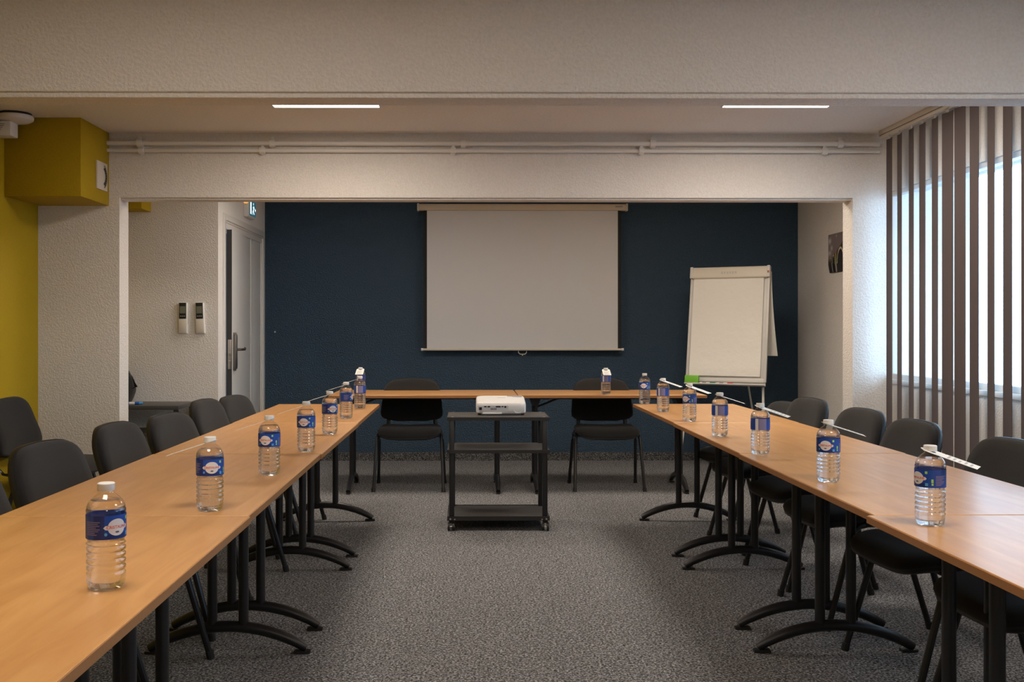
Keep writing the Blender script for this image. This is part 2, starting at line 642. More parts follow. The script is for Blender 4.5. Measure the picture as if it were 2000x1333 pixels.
# ================================================================= DETECTOR, SIREN, VENT
t = thing('smoke_detector', 'round white smoke detector on the ceiling by the yellow duct', 'detector', (-2.625, 5.775, CZ))
b = BM(); lathe(b, [(0, 0), (.088, 0), (.09, -.012), (.088, -.014)], 28); obj('base', b, M['dark'], t)
b = BM(); lathe(b, [(.07, -.012), (.096, -.014), (.1, -.022), (.097, -.038), (.075, -.052), (.03, -.058), (0, -.058)], 28); obj('cover', b, M['white_plastic'], t)
t = thing('alarm_box', 'small white alarm box with printed lines under the smoke detector', 'alarm', (XL, 5.76, 2.403))
b = BM(); lo_hi(b, (0, -.05, -.043), (.118, .05, .043), .008); obj('housing', b, M['white_plastic'], t)
b = BM()
for k, (a, c) in enumerate(((.025, .085), (.03, .08), (.038, .072), (.045, .065))):
    lo_hi(b, (a, -.0508, .022 - .010 * k), (c, -.0498, .025 - .010 * k))
obj('printed_lines', b, M['ink'], t)

t = thing('air_vent', 'square white vent plate with dark curved slot on the yellow duct', 'vent', (-2.29, 6.20, 2.2025))
b = BM(); lo_hi(b, (0, -.085, -.087), (.012, .085, .087), .003); obj('plate', b, M['off_white'], t)
def ring_strip(bm, r0, r1, a0, a1, x, n=18, cy_=0, cz_=0, sy=1):
    p0 = []
    for k in range(n + 1):
        a = a0 + (a1 - a0) * k / n
        p0.append((bm.verts.new((x, cy_ + sy * r0 * math.cos(a), cz_ + r0 * math.sin(a))), bm.verts.new((x, cy_ + sy * r1 * math.cos(a), cz_ + r1 * math.sin(a)))))
    for A, B in zip(p0, p0[1:]):
        bm.faces.new((A[0], A[1], B[1], B[0]))
b = BM(); ring_strip(b, .046, .078, -1.2, 1.2, .0128, cy_=.0); obj('slot', b, M['dark'], t, 0)
b = BM()
for s in (-1, 1):
    ring_strip(b, .058, .070, s * 1.05, s * 1.2, .0134, 4)
obj('slot_end', b, M['off_white'], t, 0)
b = BM()
for k in range(7):
    a = -.75 + k * .25
    ring_strip(b, .060, .069, a, a + .06, .0134, 2)
obj('slot_rib', b, M['mid_grey'], t, 0)

# ================================================================= TABLES
def arc_pts(half, z0, z1, n=16):
    s = z1 - z0
    R = (half * half + s * s) / (2 * s)
    out = []
    A = math.asin(half / R)
    for k in range(n + 1):
        a = -A + 2 * A * k / n
        out.append((R * math.sin(a), z1 - R + R * math.cos(a)))
    return out


def make_table(name, L, W, label, group=None):
    t = thing(name, label, 'table', group=group)
    H = .75
    b = BM(); bx(b, (0, 0, H - .011), (L - .004, W - .004, .022), .0015, seg=1); top = obj('tabletop', b, M['wood'], t)
    b = BM()
    for s in (-1, 1):
        bx(b, (0, s * (W / 2 - .001), H - .0115), (L, .002, .018))
        bx(b, (s * (L / 2 - .001), 0, H - .0115), (.002, W - .004, .018))
    obj('edge_band', b, M['wood_edge_shade'], top, 0)
    b = BM()
    for s in (-1, 1):
        bx(b, (0, s * .10, H - .034), (L - .22, .03, .022), .003)
    obj('rail', b, M['black_metal'], t)
    for s in (-1, 1):
        x = s * (L / 2 - .145)
        b = BM()
        for q in (-1, 1):
            tube(b, [(x, q * .06, .098), (x, q * .06, H - .05)], .0195, 12)
        # trapezoid bracket below the top
        prism(b, [(-.048, 0), (.048, 0), (.024, -.075), (-.024, -.075)], -.085, .085,
              Matrix.Translation((x, 0, H - .023)) @ Matrix.Rotation(PI / 2, 4, 'X'))
        bx(b, (x, 0, H - .032), (.05, W - .16, .018), .003)
        lg = obj('leg', b, M['black_metal'], t)
        b = BM()
        P = arc_pts(.302, .020, .104)
        tube(b, [(x, yy, zz) for yy, zz in P], [.0165 + .0055 * (1 - abs(2 * k / 16 - 1) ** 4) for k in range(17)], 12)
        obj('foot_bar', b, M['black_metal'], lg)
        for q in (-1, 1):
            b = BM()
            prism(b, [(-.0165, -.03), (.0165, -.03), (.0175, .012), (.012, .032), (-.012, .032), (-.0175, .012)], 0, .011,
                  Matrix.Translation((x, q * .285, 0)) @ Matrix.Rotation(0 if q > 0 else PI, 4, 'Z'))
            obj('foot_pad', b, M['black_plastic'], lg)
        b = BM()
        tube(b, [(x - s * .015, 0, .635), (x - s * .235, 0, H - .026)], .008, 8)
        obj('brace', b, M['black_metal'], t)
    return t


TW = .67
jn = [1.34, 2.66, 3.98, 5.30, 6.62]
gl_ = 'beech tables in the left row'
gr_ = 'beech tables in the right row'
left_lab = ['left row beech table at the near end, with the closest bottle on it',
            'left row beech table second from the near end, black arched feet',
            'left row beech table third from the near end, beside the white pier',
            'left row beech table at the far end, inside the wide opening']
right_lab = ['right row beech table nearest the camera, cut off by the picture edge',
             'right row beech table second from the near end, beside the blind',
             'right row beech table third from the near end, before the wide opening',
             'right row beech table at the far end, below the flip chart']
T0 = make_table('folding_table', 1.316, TW, left_lab[0], gl_)
Tables = [T0]
offs_l = [-.582, -.590, -.586, -.590]
offs_r = [1.068, 1.086, 1.092, 1.098]
k = 0
for row, offs, labs, g in ((-1, offs_l, left_lab, gl_), (1, offs_r, right_lab, gr_)):
    for i in range(4):
        o = T0 if (row == -1 and i == 0) else copy_tree(T0)
        o['label'] = labs[i]; o['group'] = g
        o.location = (offs[i] + row * TW / 2, (jn[i] + jn[i + 1]) / 2, 0)
        o.rotation_euler = (0, 0, PI / 2 + (0, .003, -.002, .002)[i])
TBk = make_table('folding_table', 1.425, TW, 'beech table across the back on the left, chair behind it', 'beech tables across the back')
TBk.location = (-.343, 7.815, 0); TBk.rotation_euler = (0, 0, math.radians(.2))
o = copy_tree(TBk); o['label'] = 'beech table across the back on the right, behind the projector trolley'
o.location = (1.089, 7.815, 0); o.rotation_euler = (0, 0, math.radians(-.2))


# ================================================================= CHAIRS
def rounded_outline(pts, n=5):
    """pts: (x, y, radius) polygon, corners rounded"""
    out = []
    m_ = len(pts)
    for i in range(m_):
        p0, p1, p2 = Vector(pts[i - 1][:2]), Vector(pts[i][:2]), Vector(pts[(i + 1) % m_][:2])
        r = pts[i][2]
        d0, d1 = (p0 - p1).normalized(), (p2 - p1).normalized()
        ang = d0.angle(d1)
        dist = r / math.tan(ang / 2)
        a, c = p1 + d0 * dist, p1 + d1 * dist
        for k in range(n + 1):
            u = k / n
            q = (1 - u) ** 2 * a + 2 * u * (1 - u) * p1 + u * u * c
            out.append((q.x, q.y))
    return out


def resample(pts, n):
    P = [Vector(p) for p in pts]
    P.append(P[0])
    Ls = [0]
    for a, c in zip(P, P[1:]):
        Ls.append(Ls[-1] + (c - a).length)
    out = []
    j = 0
    for k in range(n):
        s = Ls[-1] * k / n
        while Ls[j + 1] < s: j += 1
        u = (s - Ls[j]) / max(1e-9, Ls[j + 1] - Ls[j])
        out.append(P[j].lerp(P[j + 1], u))
    return out


def pillow(bm, outline, layers, fn, c=Vector((0, 0))):
    """stack of scaled outlines; layers = (scale, h); fn(x, y, h) -> point; closes both ends"""
    rings = []
    for s, h in layers:
        if s == 0:
            rings.append([bm.verts.new(fn(c.x, c.y, h))])
        else:
            rings.append([bm.verts.new(fn(*(c + (p - c) * s), h)) for p in outline])
    n = len(outline)
    for A, B in zip(rings, rings[1:]):
        for k in range(n):
            k2 = (k + 1) % n
            if len(A) == 1: bm.faces.new((A[0], B[k2], B[k]))
            elif len(B) == 1: bm.faces.new((A[k], A[k2], B[0]))
            else: bm.faces.new((A[k], A[k2], B[k2], B[k]))


def make_chair(label, group):
    t = thing('conference_chair', label, 'chair', group=group)
    # seat
    so = resample(rounded_outline([(-.235, -.19, .06), (.235, -.19, .06), (.25, .02, .25), (.235, .245, .10), (-.235, .245, .10), (-.25, .02, .25)]), 44)
    def sf(x, y_, h):
        drop = max(0, (y_ - .10) / .145) ** 2 * .022
        return (x, y_, .452 + .20 * x * x + h - drop + .010 * max(0, -y_ / .19) ** 2)
    b = BM(); pillow(b, so, [(0, .030), (.4, .0295), (.75, .026), (.92, .018), (.985, .006), (1, -.008), (.99, -.016)], sf)
    obj('seat', b, M['fabric'], t, 60)
    b = BM(); pillow(b, so, [(.985, -.012), (.98, -.028), (.9, -.042), (.5, -.048), (0, -.05)], sf)
    obj('seat_shell', b, M['black_plastic'], t, 60)
    # backrest, leaning back a little; outline in (x, z)
    bo = resample(rounded_outline([(-.252, .53, .05), (-.12, .503, .2), (.12, .503, .2), (.252, .53, .05), (.222, .838, .13), (0, .846, .5), (-.222, .838, .13)]), 52)
    cen = Vector((0, .69))
    def bf(x, z, h):
        yy = -.250 - (z - .50) * .17 + .025 * math.exp(-((z - .60) / .10) ** 2) + .42 * x * x
        return (x, yy + h, z)
    b = BM(); pillow(b, bo, [(1, -.004), (1, .004), (.985, .014), (.93, .024), (.75, .030), (.4, .033), (0, .034)], bf, cen)
    obj('backrest', b, M['fabric'], t, 60)
    b = BM(); pillow(b, bo, [(1.012, -.002), (1.016, -.012), (1.0, -.024), (.9, -.033), (.5, -.036), (0, -.036)], bf, cen)
    obj('back_shell', b, M['black_plastic'], t, 60)
    # brackets between seat and back
    b = BM()
    for s in (-1, 1):
        tube(b, [(s * .185, -.12, .405), (s * .187, -.215, .412), (s * .19, -.252, .45), (s * .19, -.257, .58)], .016, 8, .005, up=(0, 1, 0))
    obj('back_bracket', b, M['black_metal'], t)
    # legs
    for s in (-1, 1):
        for q in (1, -1):
            b = BM()
            tube(b, [(s * .268, q * .215, .012), (s * .252, q * .115, .36), (s * .248, q * .10, .405), (s * .243, q * .072, .425), (s * .236, q * .03, .432)], .0125, 10)
            lg = obj('leg', b, M['black_metal'], t)
            b = BM(); tube(b, [(s * .2686, q * .2185, 0), (s * .2675, q * .212, .03)], .0155, 10); obj('foot_cap', b, M['black_plastic'], lg)
    b = BM()
    for s in (-1, 1):
        tube(b, [(s * .236, -.05, .432), (s * .236, .05, .432)], .0125, 10)
        bx(b, (s * .236, 0, .438), (.034, .10, .03), .008)
    for q in (-1, 1):
        tube(b, [(-.236, q * .10, .418), (.236, q * .10, .418)], .011, 10)
    obj('under_frame', b, M['black_metal'], t)
    return t


def sc_back(c, f):
    """slightly shorter or taller backrest on this chair"""
    for ch in c.children:
        if ch.name.startswith(('backrest', 'back_shell')):
            ch.scale = (1, 1, f)
            ch.location = (0, 0, .51 * (1 - f))


gcl = 'black chairs along the left table row'
gcr = 'black chairs along the right table row'
gcb = 'black chairs behind the back tables'
chairs = [
    # x, y, rot(deg), back factor, label, group
    (-1.215, 2.90, -92, 1, 'black chair at the left table row nearest the camera, mostly cut off', gcl),
    (-1.225, 3.53, -97, 1, 'black chair at the left row, whole rounded back seen above the near table', gcl),
    (-1.225, 4.27, -94, 1, 'black chair at the left row standing just in front of the white pier', gcl),
    (-1.20, 4.90, -100, .95, 'black chair at the left row in front of the low black side table', gcl),
    (-1.22, 5.69, -96, 1, 'black chair at the left row standing just right of the low black side table', gcl),
    (-1.205, 6.29, -100, .94, 'black chair at the left row in front of the door, farthest along', gcl),
    (1.70, 2.93, 91, 1, 'black chair at the right row nearest the camera, only seat and legs showing', gcr),
    (1.70, 3.60, 94, 1, 'black chair at the right row with its back half cut by the picture edge', gcr),
    (1.69, 4.38, 93, 1, 'black chair at the right row in front of the two merged blind slats', gcr),
    (1.71, 5.0, 96, 1, 'black chair at the right row in front of the blue-lit pier', gcr),
    (1.705, 5.76, 97, 1, 'black chair at the right row in front of the pale back side wall', gcr),
    (1.77, 6.36, 100, .80, 'black chair at the right row farthest along, half hidden behind its neighbour', gcr),
    (-.46, 7.83, 180, 1, 'black chair behind the back tables, left of the projector trolley', gcb),
    (1.085, 7.83, 180, 1, 'black chair behind the back tables, right of the projector trolley', gcb),
    (-2.445, 5.90, -93, 1, 'black chair set against the yellow wall, away from the tables', None),
]
c0 = None
for x, y, r, f, lab, g in chairs:
    if c0 is None:
        c0 = make_chair(lab, g); c = c0
    else:
        c = copy_tree(c0)
    c['label'] = lab
    if g: c['group'] = g
    elif 'group' in c: del c['group']
    c.location = (x, y, 0); c.rotation_euler = (0, 0, math.radians(r))
    if f != 1: sc_back(c, f)


# ================================================================= BOTTLES
BR = .0372
def make_bottle():
    t = thing('water_bottle', '', 'bottle')
    prof = [(0, .006), (.016, .005), (.024, .0015), (.029, .0), (.0335, .004), (.0362, .014), (.0368, .022)]
    z = .026
    while z < .084:
        prof += [(BR, z), (BR, z + .0055), (BR - .0022, z + .0085), (BR - .0022, z + .0100)]
        z += .0122
    prof += [(BR, .0872), (.0352, .0905), (.0345, .0935), (.0358, .0965), (.0368, .0985), (.0368, .1445), (BR, .1475), (.0374, .152), (.0362, .1545),
             (.0358, .156), (.0360, .158), (.0345, .1625), (.0305, .169), (.0245, .1755), (.0185, .1805), (.0145, .184), (.0132, .187), (.0130, .1895), (.0162, .1905), (.0162, .192), (.0130, .193), (.0126, .200)]
    petal = lambda a, zz: 1 - .05 * (.5 + .5 * math.cos(5 * a)) * max(0, 1 - zz / .012)
    b = BM(); lathe(b, prof, 40, squash=petal); obj('bottle_body', b, M['pet'], t, 50)
    wprof = [(r * .975, z if z > .004 else z + .0006) for r, z in prof if z < .170] + [(.0285, .1705), (0, .1705)]
    b = BM(); lathe(b, wprof, 40, squash=petal); obj('water', b, M['water'], t, 50)
    b = BM(); lathe(b, [(.0128, .1885), (.0158, .1885), (.0162, .1895), (.0162, .2015), (.0148, .203), (0, .203)], 36,
                    squash=lambda a, zz: 1 + (.015 if zz < .2015 else 0) * math.cos(18 * a)); obj('cap', b, M['white_plastic'], t, 40)
    # label: wrapped band and printed pieces, angle 0 = local -y
    def wrap(u, v, lift=0.0):
        a = -PI / 2 + u / .0374
        r = .0374 + lift
        return (r * math.cos(a), r * math.sin(a), .1215 + v)
    def patch(bm, u0, u1, v0, v1, lift):
        n = max(1, int(abs(u1 - u0) / .004))
        A = [(bm.verts.new(wrap(u0 + (u1 - u0) * k / n, v0, lift)), bm.verts.new(wrap(u0 + (u1 - u0) * k / n, v1, lift))) for k in range(n + 1)]
        for p, q in zip(A, A[1:]):
            bm.faces.new((p[0], q[0], q[1], p[1]))
    def blob(bm, fn_h, u0, u1, n, lift, uc=0, vc=0):
        A = []
        for k in range(n + 1):
            u = u0 + (u1 - u0) * k / n
            h = fn_h(u)
            A.append((bm.verts.new(wrap(u + uc, vc - h, lift)), bm.verts.new(wrap(u + uc, vc + h, lift))))
        for p, q in zip(A, A[1:]):
            bm.faces.new((p[0], q[0], q[1], p[1]))
    b = BM(); patch(b, -.1175, .1175, -.0225, .0225, 0); lb = obj('label', b, M['label_blue'], t, 60)
    b = BM(); patch(b, -.045, .028, -.0222, -.012, .0002); patch(b, -.045, -.024, -.012, .0222, .0002); obj('dark_ground', b, M['label_dark'], lb, 60)
    b = BM()
    el = lambda a_, c_: (lambda u: c_ * math.sqrt(max(0, 1 - (u / a_) ** 2)))
    blob(b, el(.0185, .0160), -.0185, .0185, 20, .0004)
    blob(b, lambda u: .0042 * min(1, (.026 - abs(u)) / .004), -.026, .026, 14, .0006)
    obj('emblem', b, M['label_light'], lb, 60)
    text_obj('brand_lettering', 'CRISTALINE', .0077, M['label_red'], lb, lambda x, y_: wrap(x, y_ + .0003, .0009), bold=.0002)
    b = BM(); blob(b, el(.0045, .0018), -.0045, .0045, 6, .0007, 0, -.0090); obj('emblem_mark', b, M['ink'], lb, 60)
    b = BM(); patch(b, .0215, .0275, .012, .0185, .0005); obj('green_square', b, M['label_green'], lb, 60)
    b = BM(); patch(b, .022, .029, -.0185, -.011, .0005); blob(b, el(.003, .003), -.003, .003, 6, .0005, -.0215, -.0125); obj('pale_mark', b, M['label_sky'], lb, 60)
    b = BM(); patch(b, .0365, .0415, -.010, -.001, .0005); patch(b, .037, .0415, -.0165, -.0115, .0005); obj('yellow_green_mark', b, M['label_green'], lb, 60)
    b = BM(); b2 = BM()
    for k in range(8):
        patch(b, .047, .047 + (.028, .022, .026, .018, .027, .024, .02, .015)[k], .006 - .0032 * k, .0076 - .0032 * k, .0005)
        patch(b2, -.062, -.062 + (.030, .026, .029, .022, .03, .027, .02, .024)[k], .010 - .0034 * k, .0116 - .0034 * k, .0005)
    obj('printed_lines', b, M['label_violet'], lb, 60)
    obj('printed_lines', b2, M['label_violet'], lb, 60)
    b = BM(); patch(b, -.1175, -.1125, -.0225, .0225, .0004); patch(b, -.112, -.085, -.0222, .0222, .0003); 
    obj('grey_ground', b, M['label_violet'], lb, 60)
    b = BM(); patch(b, .106, .1175, -.0225, .0225, .0006); obj('seam', b, M['label_light'], lb, 60)
    return t


def rot_for(x, y, deg):
    """turn a bottle so the emblem looks at the camera, then deg further round (positive = emblem moves right)"""
    return math.atan2(x, y) * -1 + math.radians(deg)


bot = [
    # px, py (front foot), emblem turn, label
    (207, 1158, 32, 'water bottle nearest the camera on the left table row'),
    (410, 1002, 8, 'second water bottle from the near end of the left table row, beside the seam'),
    (526, 931, -22, 'third water bottle from the near end of the left table row'),
    (598, 884, -16, 'fourth water bottle from the near end of the left table row'),
    (644, 850, 24, 'fifth water bottle from the near end of the left table row'),
    (676, 819, 75, 'sixth water bottle from the near end of the left table row'),
    (703, 799, 160, 'farthest water bottle on the left table row, by the corner'),
    (1817, 1031, -52, 'water bottle nearest the camera on the right table row'),
    (1618, 945, -14, 'second water bottle from the near end of the right table row'),
    (1485, 890, 168, 'third water bottle from the near end of the right table row, blue plain side showing'),
    (1406, 854, 165, 'fourth water bottle from the near end of the right table row, blue plain side showing'),
    (1347, 824, -38, 'fifth water bottle from the near end of the right table row, below the green eraser'),
    (1295, 806, 150, 'sixth water bottle from the near end of the right table row'),
    (1259, 790, -10, 'farthest water bottle on the right table row, without paper tag'),
]
B0 = make_bottle()
gb = 'half litre water bottles on the tables'
psi = math.radians(.4)
def on_table(px, py, extra=0.036):
    d = F * .5 / (py - 643)
    xr = (px - 928.5) / F * d
    d += extra; xr *= 1 + extra / d
    return (xr * math.cos(psi) + d * math.sin(psi), -xr * math.sin(psi) + d * math.cos(psi))
Bpos = []
first = True
for px, py, dg, lab in bot:
    x, y = on_table(px, py)
    Bpos.append((x, y))
    o = B0 if first else copy_tree(B0)
    first = False
    tag(o, lab, 'bottle', gb)
    o.location = (x, y, .7502)
    o.rotation_euler = (0, 0, rot_for(x, y, dg))
for px, yy, dg, lab in ((704.5, 7.68, 150, 'water bottle on the back table at the left, behind the left row corner bottle'),
                        (1183.5, 7.56, 160, 'water bottle on the back table at the right, paper tag facing front')):
    x = (px - 915) / F * yy
    o = copy_tree(B0); tag(o, lab, 'bottle', gb)
    o.location = (x, yy, .7502); o.rotation_euler = (0, 0, rot_for(x, yy, dg))
    Bpos.append((x, yy))


# ================================================================= PAPER NECK TAGS
def make_tag():
    """paper leaflet with a hole, along +x from the bottle neck, drooping"""
    b = BM()
    hw, Lg, r, R0 = .030, .112, .0150, .022
    n = 24
    # outline ring points matched with hole ring points
    inner, outer = [], []
    for k in range(n):
        a = 2 * PI * k / n
        inner.append((r * math.cos(a), r * math.sin(a)))
        ca, sa = math.cos(a), math.sin(a)
        if ca > .15:
            s = min(.035 / max(ca, 1e-6), hw / max(abs(sa), 1e-6))
            outer.append((s * ca, s * sa))
        else:
            s = R0 + (hw - R0) * max(0, min(1, (ca + .8) / .95))
            outer.append((s * ca, s * sa * 1.0))
    def bend(x, y_):
        z = -.32 * x + .1225 * max(0, x - .02) * max(0, .16 - x)
        return z
    th = .0006
    for dz, flip in ((0, False), (-th, True)):
        I = [b.verts.new((x, y_, bend(x, y_) + dz)) for x, y_ in inner]
        O = [b.verts.new((x, y_, bend(x, y_) + dz)) for x, y_ in outer]
        for k in range(n):
            k2 = (k + 1) % n
            b.faces.new((I[k], I[k2], O[k2], O[k]))
    for k in range(8):
        xa, xb = .033 + (Lg - .033) * k / 8, .033 + (Lg - .033) * (k + 1) / 8
        vs_ = []
        for x in (xa, xb):
            for dz in (0, -th):
                for s in (-1, 1):
                    vs_.append(b.verts.new((x, s * hw, bend(x, 0) + dz)))
        A = vs_
        b.faces.new((A[0], A[4], A[5], A[1])); b.faces.new((A[2], A[3], A[7], A[6]))
        b.faces.new((A[0], A[2], A[6], A[4])); b.faces.new((A[1], A[5], A[7], A[3]))
        if k == 7: b.faces.new((A[4], A[6], A[7], A[5]))
    bmesh.ops.remove_doubles(b, verts=b.verts, dist=1e-6)
    me = bpy.data.meshes.new('neck_tag')
    b.to_mesh(me); b.free()
    return me
tag_me = make_tag(); tag_me.materials.append(M['paper'])
ink_b = BM()
for k in range(5):
    x = .042 + .013 * k
    v = [ink_b.verts.new((xx, yy, -.32 * xx + .1225 * max(0, xx - .02) * max(0, .16 - xx) + .0006)) for xx, yy in
         ((x, -.022 + .004 * (k % 2)), (x + .005, -.022 + .004 * (k % 2)), (x + .005, .02 - .006 * (k % 3)), (x, .02 - .006 * (k % 3)))]
    ink_b.faces.new(v)
ink_me = bpy.data.meshes.new('printed_lines'); ink_b.to_mesh(ink_me); ink_b.free(); ink_me.materials.append(M['grey_ink'])
gt = 'paper tags hung on the bottle necks'
ORD = ['nearest', 'second', 'third', 'fourth', 'fifth', 'sixth', 'farthest']
for i, (x, y) in enumerate(Bpos):
    if i in (0, 13): continue
    if i < 7: rz, lab = PI, 'white paper tag on the neck of the %s bottle of the left row' % ORD[i]
    elif i < 14: rz, lab = 0, 'white paper tag on the neck of the %s bottle of the right row' % ORD[i - 7]
    elif i == 14: rz, lab = -PI / 2, 'white paper tag on the back table bottle at the left'
    else: rz, lab = -PI / 2 - .03, 'white paper tag on the back table bottle at the right'
    o = mobj('neck_tag', tag_me, None, None, 0)
    tag(o, lab, 'paper tag', gt)
    o.location = (x, y, .7502 + .1888)
    o.rotation_euler = (0, 0, rz + (math.radians((-35, -13, -29, -9, -33, -28, 0)[i - 7]) if 7 <= i < 14 else 0))
    q = mobj('printed_lines', ink_me, None, o, 0)

# ================================================================= TROLLEY + PROJECTOR
tx = .185
t = thing('projector_trolley', 'black three-shelf trolley on casters carrying the projector', 'trolley', (tx, 6.335, 0))
hw, hd = .3145, .203
for z, nm in ((.703, 'top'), (.501, 'mid'), (.0885, 'low')):
    b = BM(); bx(b, (0, 0, z - .009), (2 * hw, 2 * hd, .018), .002)
    sh = obj('shelf', b, M['black_panel'], t)
    b = BM()
    for s in (-1, 1):
        bx(b, (0, s * (hd + .001), z - .009), (2 * hw + .004, .003, .021 if nm != 'low' else .026))
        bx(b, (s * (hw + .001), 0, z - .009), (.003, 2 * hd, .021 if nm != 'low' else .026))
    obj('shelf_edge', b, M['black_plastic'], sh, 0)
for sx in (-1, 1):
    for sy in (-1, 1):
        b = BM(); bx(b, (sx * (hw - .026), sy * (hd - .018), .376), (.032, .026, .64), .003)
        obj('post', b, M['black_metal'], t)
        b = BM()
        bx(b, (sx * (hw - .022), sy * (hd - .022), .060), (.028, .034, .022), .003)
        for q in (-1, 1):
            tube(b, [(sx * (hw - .022) + q * .008, sy * (hd - .022) - .004, .026), (sx * (hw - .022) + q * .021, sy * (hd - .022) - .004, .026)], .0255, 16)
        cs = obj('caster', b, M['black_plastic'], t)
        b = BM()
        tube(b, [(sx * (hw - .022) - .023, sy * (hd - .022) - .004, .026), (sx * (hw - .022) + .023, sy * (hd - .022) - .004, .026)], .006, 8)
        obj('axle', b, M['chrome'], cs)
b = BM()
for sx in (-1, 1):
    for z in (.076,):
        tube(b, [(sx * (hw - .018), -hd - .002, z), (sx * (hw - .018), -hd - .006, z)], .006, 8)
        tube(b, [(sx * (hw - .045), -hd - .002, z - .002), (sx * (hw - .045), -hd - .006, z - .002)], .005, 8)
    for sy in (-1, 1):
        tube(b, [(sx * (hw - .03), sy * (hd - .03), .702), (sx * (hw - .03), sy * (hd - .03), .706)], .008, 8)
obj('screw', b, M['chrome'], t)

pt = thing('projector', 'white video projector with rear connectors facing the camera, on the trolley', 'projector', (.207, 6.41, .7035))
pr = bpy.data.objects.new('body', None)
TILT = Matrix.Translation((0, -.125, .010)) @ Matrix.Rotation(math.radians(7.5), 4, 'X') @ Matrix.Translation((0, .125, 0))
def pbx(bm, lo, hi, bev=0):
    vs_ = lo_hi(bm, lo, hi, bev)
    bmesh.ops.transform(bm, matrix=TILT, verts=vs_)
pw = .158
b = BM()
body = rounded_outline([(-pw, -.125, .03), (pw, -.125, .03), (pw, .125, .03), (-pw, .125, .03)], 6)
body = resample(body, 48)
pillow(b, body, [(0, 0), (.96, 0), (1, .006), (1, .046), (.992, .058), (.96, .066), (.8, .071), (.4, .073), (0, .073)], lambda x, y_, h: TILT @ Vector((x, y_, h)))
pbody = obj('casing', b, M['white_plastic'], pt, 45)
b = BM(); pbx(b, (-pw + .012, -.1262, .022), (.045, -.1242, .052)); obj('connector_panel', b, simple('pale grey connector panel', (.50, .50, .52), .5), pbody, 0)
b = BM()
for a, c, z0_, z1_ in ((-.108, -.093, .042, .05), (-.086, -.07, .041, .05), (-.034, -.004, .041, .05), (.002, .014, .043, .05), (.02, .032, .038, .05)):
    pbx(b, (a, -.1275, z0_), (c, -.1255, z1_))
pbx(b, (-pw + .018, -.1275, .025), (-pw + .036, -.1255, .042))
for k in range(4):
    pbx(b, (-.066 + .010 * k, -.1275, .026), (-.061 + .010 * k, -.1255, .036))
obj('port', b, M['dark'], pbody, 0)
b = BM(); pbx(b, (-.118, -.1285, -.002), (.004, -.1235, .008), .002); obj('rear_foot_bar', b, M['white_plastic'], pbody)
b = BM(); ring = []
for k in range(13):
    a = PI + PI * k / 12
    ring.append(TILT @ Vector((.105 + .026 * math.cos(a), -.1262, .028 + .024 * math.sin(a))))
tube(b, ring, .0018, 6); obj('speaker_arc', b, M['white_plastic'], pbody)
b = BM(); pbx(b, (.045, .05, .0712), (.14, .095, .0725)); obj('vent_panel', b, M['mid_grey'], pbody, 0)
b = BM(); pbx(b, (-.02, .02, .0725), (.03, .026, .0735)); obj('name_strip', b, M['grey_ink'], pbody, 0)
b = BM()
for sx in (-1, 1):
    tube(b, [(sx * .138, -.10, 0), (sx * .138, -.10, .018)], .010, 12)
tube(b, [(0, .105, 0), (0, .105, .044)], .009, 12)
obj('foot', b, M['dark'], pt)

# ================================================================= PROJECTION SCREEN
Ys = YB - .075
t = thing('projection_screen', 'pull-down white projection screen on the dark blue wall', 'screen', (.509, Ys, 0))
b = BM()
hwS = .992
prof_c = rounded_outline([(-.03, 2.366, .008), (.035, 2.366, .008), (.035, 2.428, .01), (-.03, 2.428, .014)], 4)
A = [b.verts.new((-hwS + .02, y_, z)) for y_, z in prof_c]; C = [b.verts.new((hwS - .02, y_, z)) for y_, z in prof_c]
for k in range(len(prof_c)):
    k2 = (k + 1) % len(prof_c); b.faces.new((A[k], A[k2], C[k2], C[k]))
b.faces.new(A); b.faces.new(list(reversed(C)))
case = obj('case', b, M['cream_metal'], t)
b = BM()
for s in (-1, 1):
    lo_hi(b, (s * hwS - (.02 if s > 0 else 0), -.033, 2.362), (s * hwS + (.02 if s < 0 else 0), .038, 2.432), .005)
obj('end_cap', b, M['off_white'], case)
b = BM(); lo_hi(b, (hwS - .12, -.0312, 2.395), (hwS - .05, -.0295, 2.408)); obj('maker_plate', b, M['mid_grey'], case, 0)
b = BM()
obj('wall_bracket', bm_((hwS - .02, .03, 2.38), (hwS - .005, .0745, 2.42)), M['cream_metal'], case)
obj('wall_bracket', bm_((-hwS + .005, .03, 2.38), (-hwS + .02, .0745, 2.42)), M['cream_metal'], case)
b.free()
b = BM(); lo_hi(b, (-.9, -.002, 1.058), (.9, -.001, 2.375)); cl = obj('screen_cloth', b, M['screen_cloth'], t, 0)
for s in (-1, 1):
    obj('border', bm_((min(s * .9, s * .932), -.0021, 1.058), (max(s * .9, s * .932), -.0009, 2.375)), M['screen_border'], t, 0)
b = BM(); tube(b, [(-.945, -.003, 1.056), (.945, -.003, 1.056)], .011, 12); bar = obj('bottom_bar', b, M['off_white'], t)
b = BM()
for s in (-1, 1):
    tube(b, [(s * .935, -.003, 1.056), (s * .955, -.003, 1.056)], .0135, 12)
obj('bar_cap', b, M['white_plastic'], bar)
b = BM(); tube(b, [(-.038, -.003, 1.046), (-.038, -.003, 1.026), (-.022, -.003, 1.012), (.022, -.003, 1.012), (.038, -.003, 1.026), (.038, -.003, 1.046)], .004, 8)
tube(b, [(0, -.003, 1.012), (0, -.003, .998)], .004, 8)
obj('pull_handle', b, M['off_white'], bar)

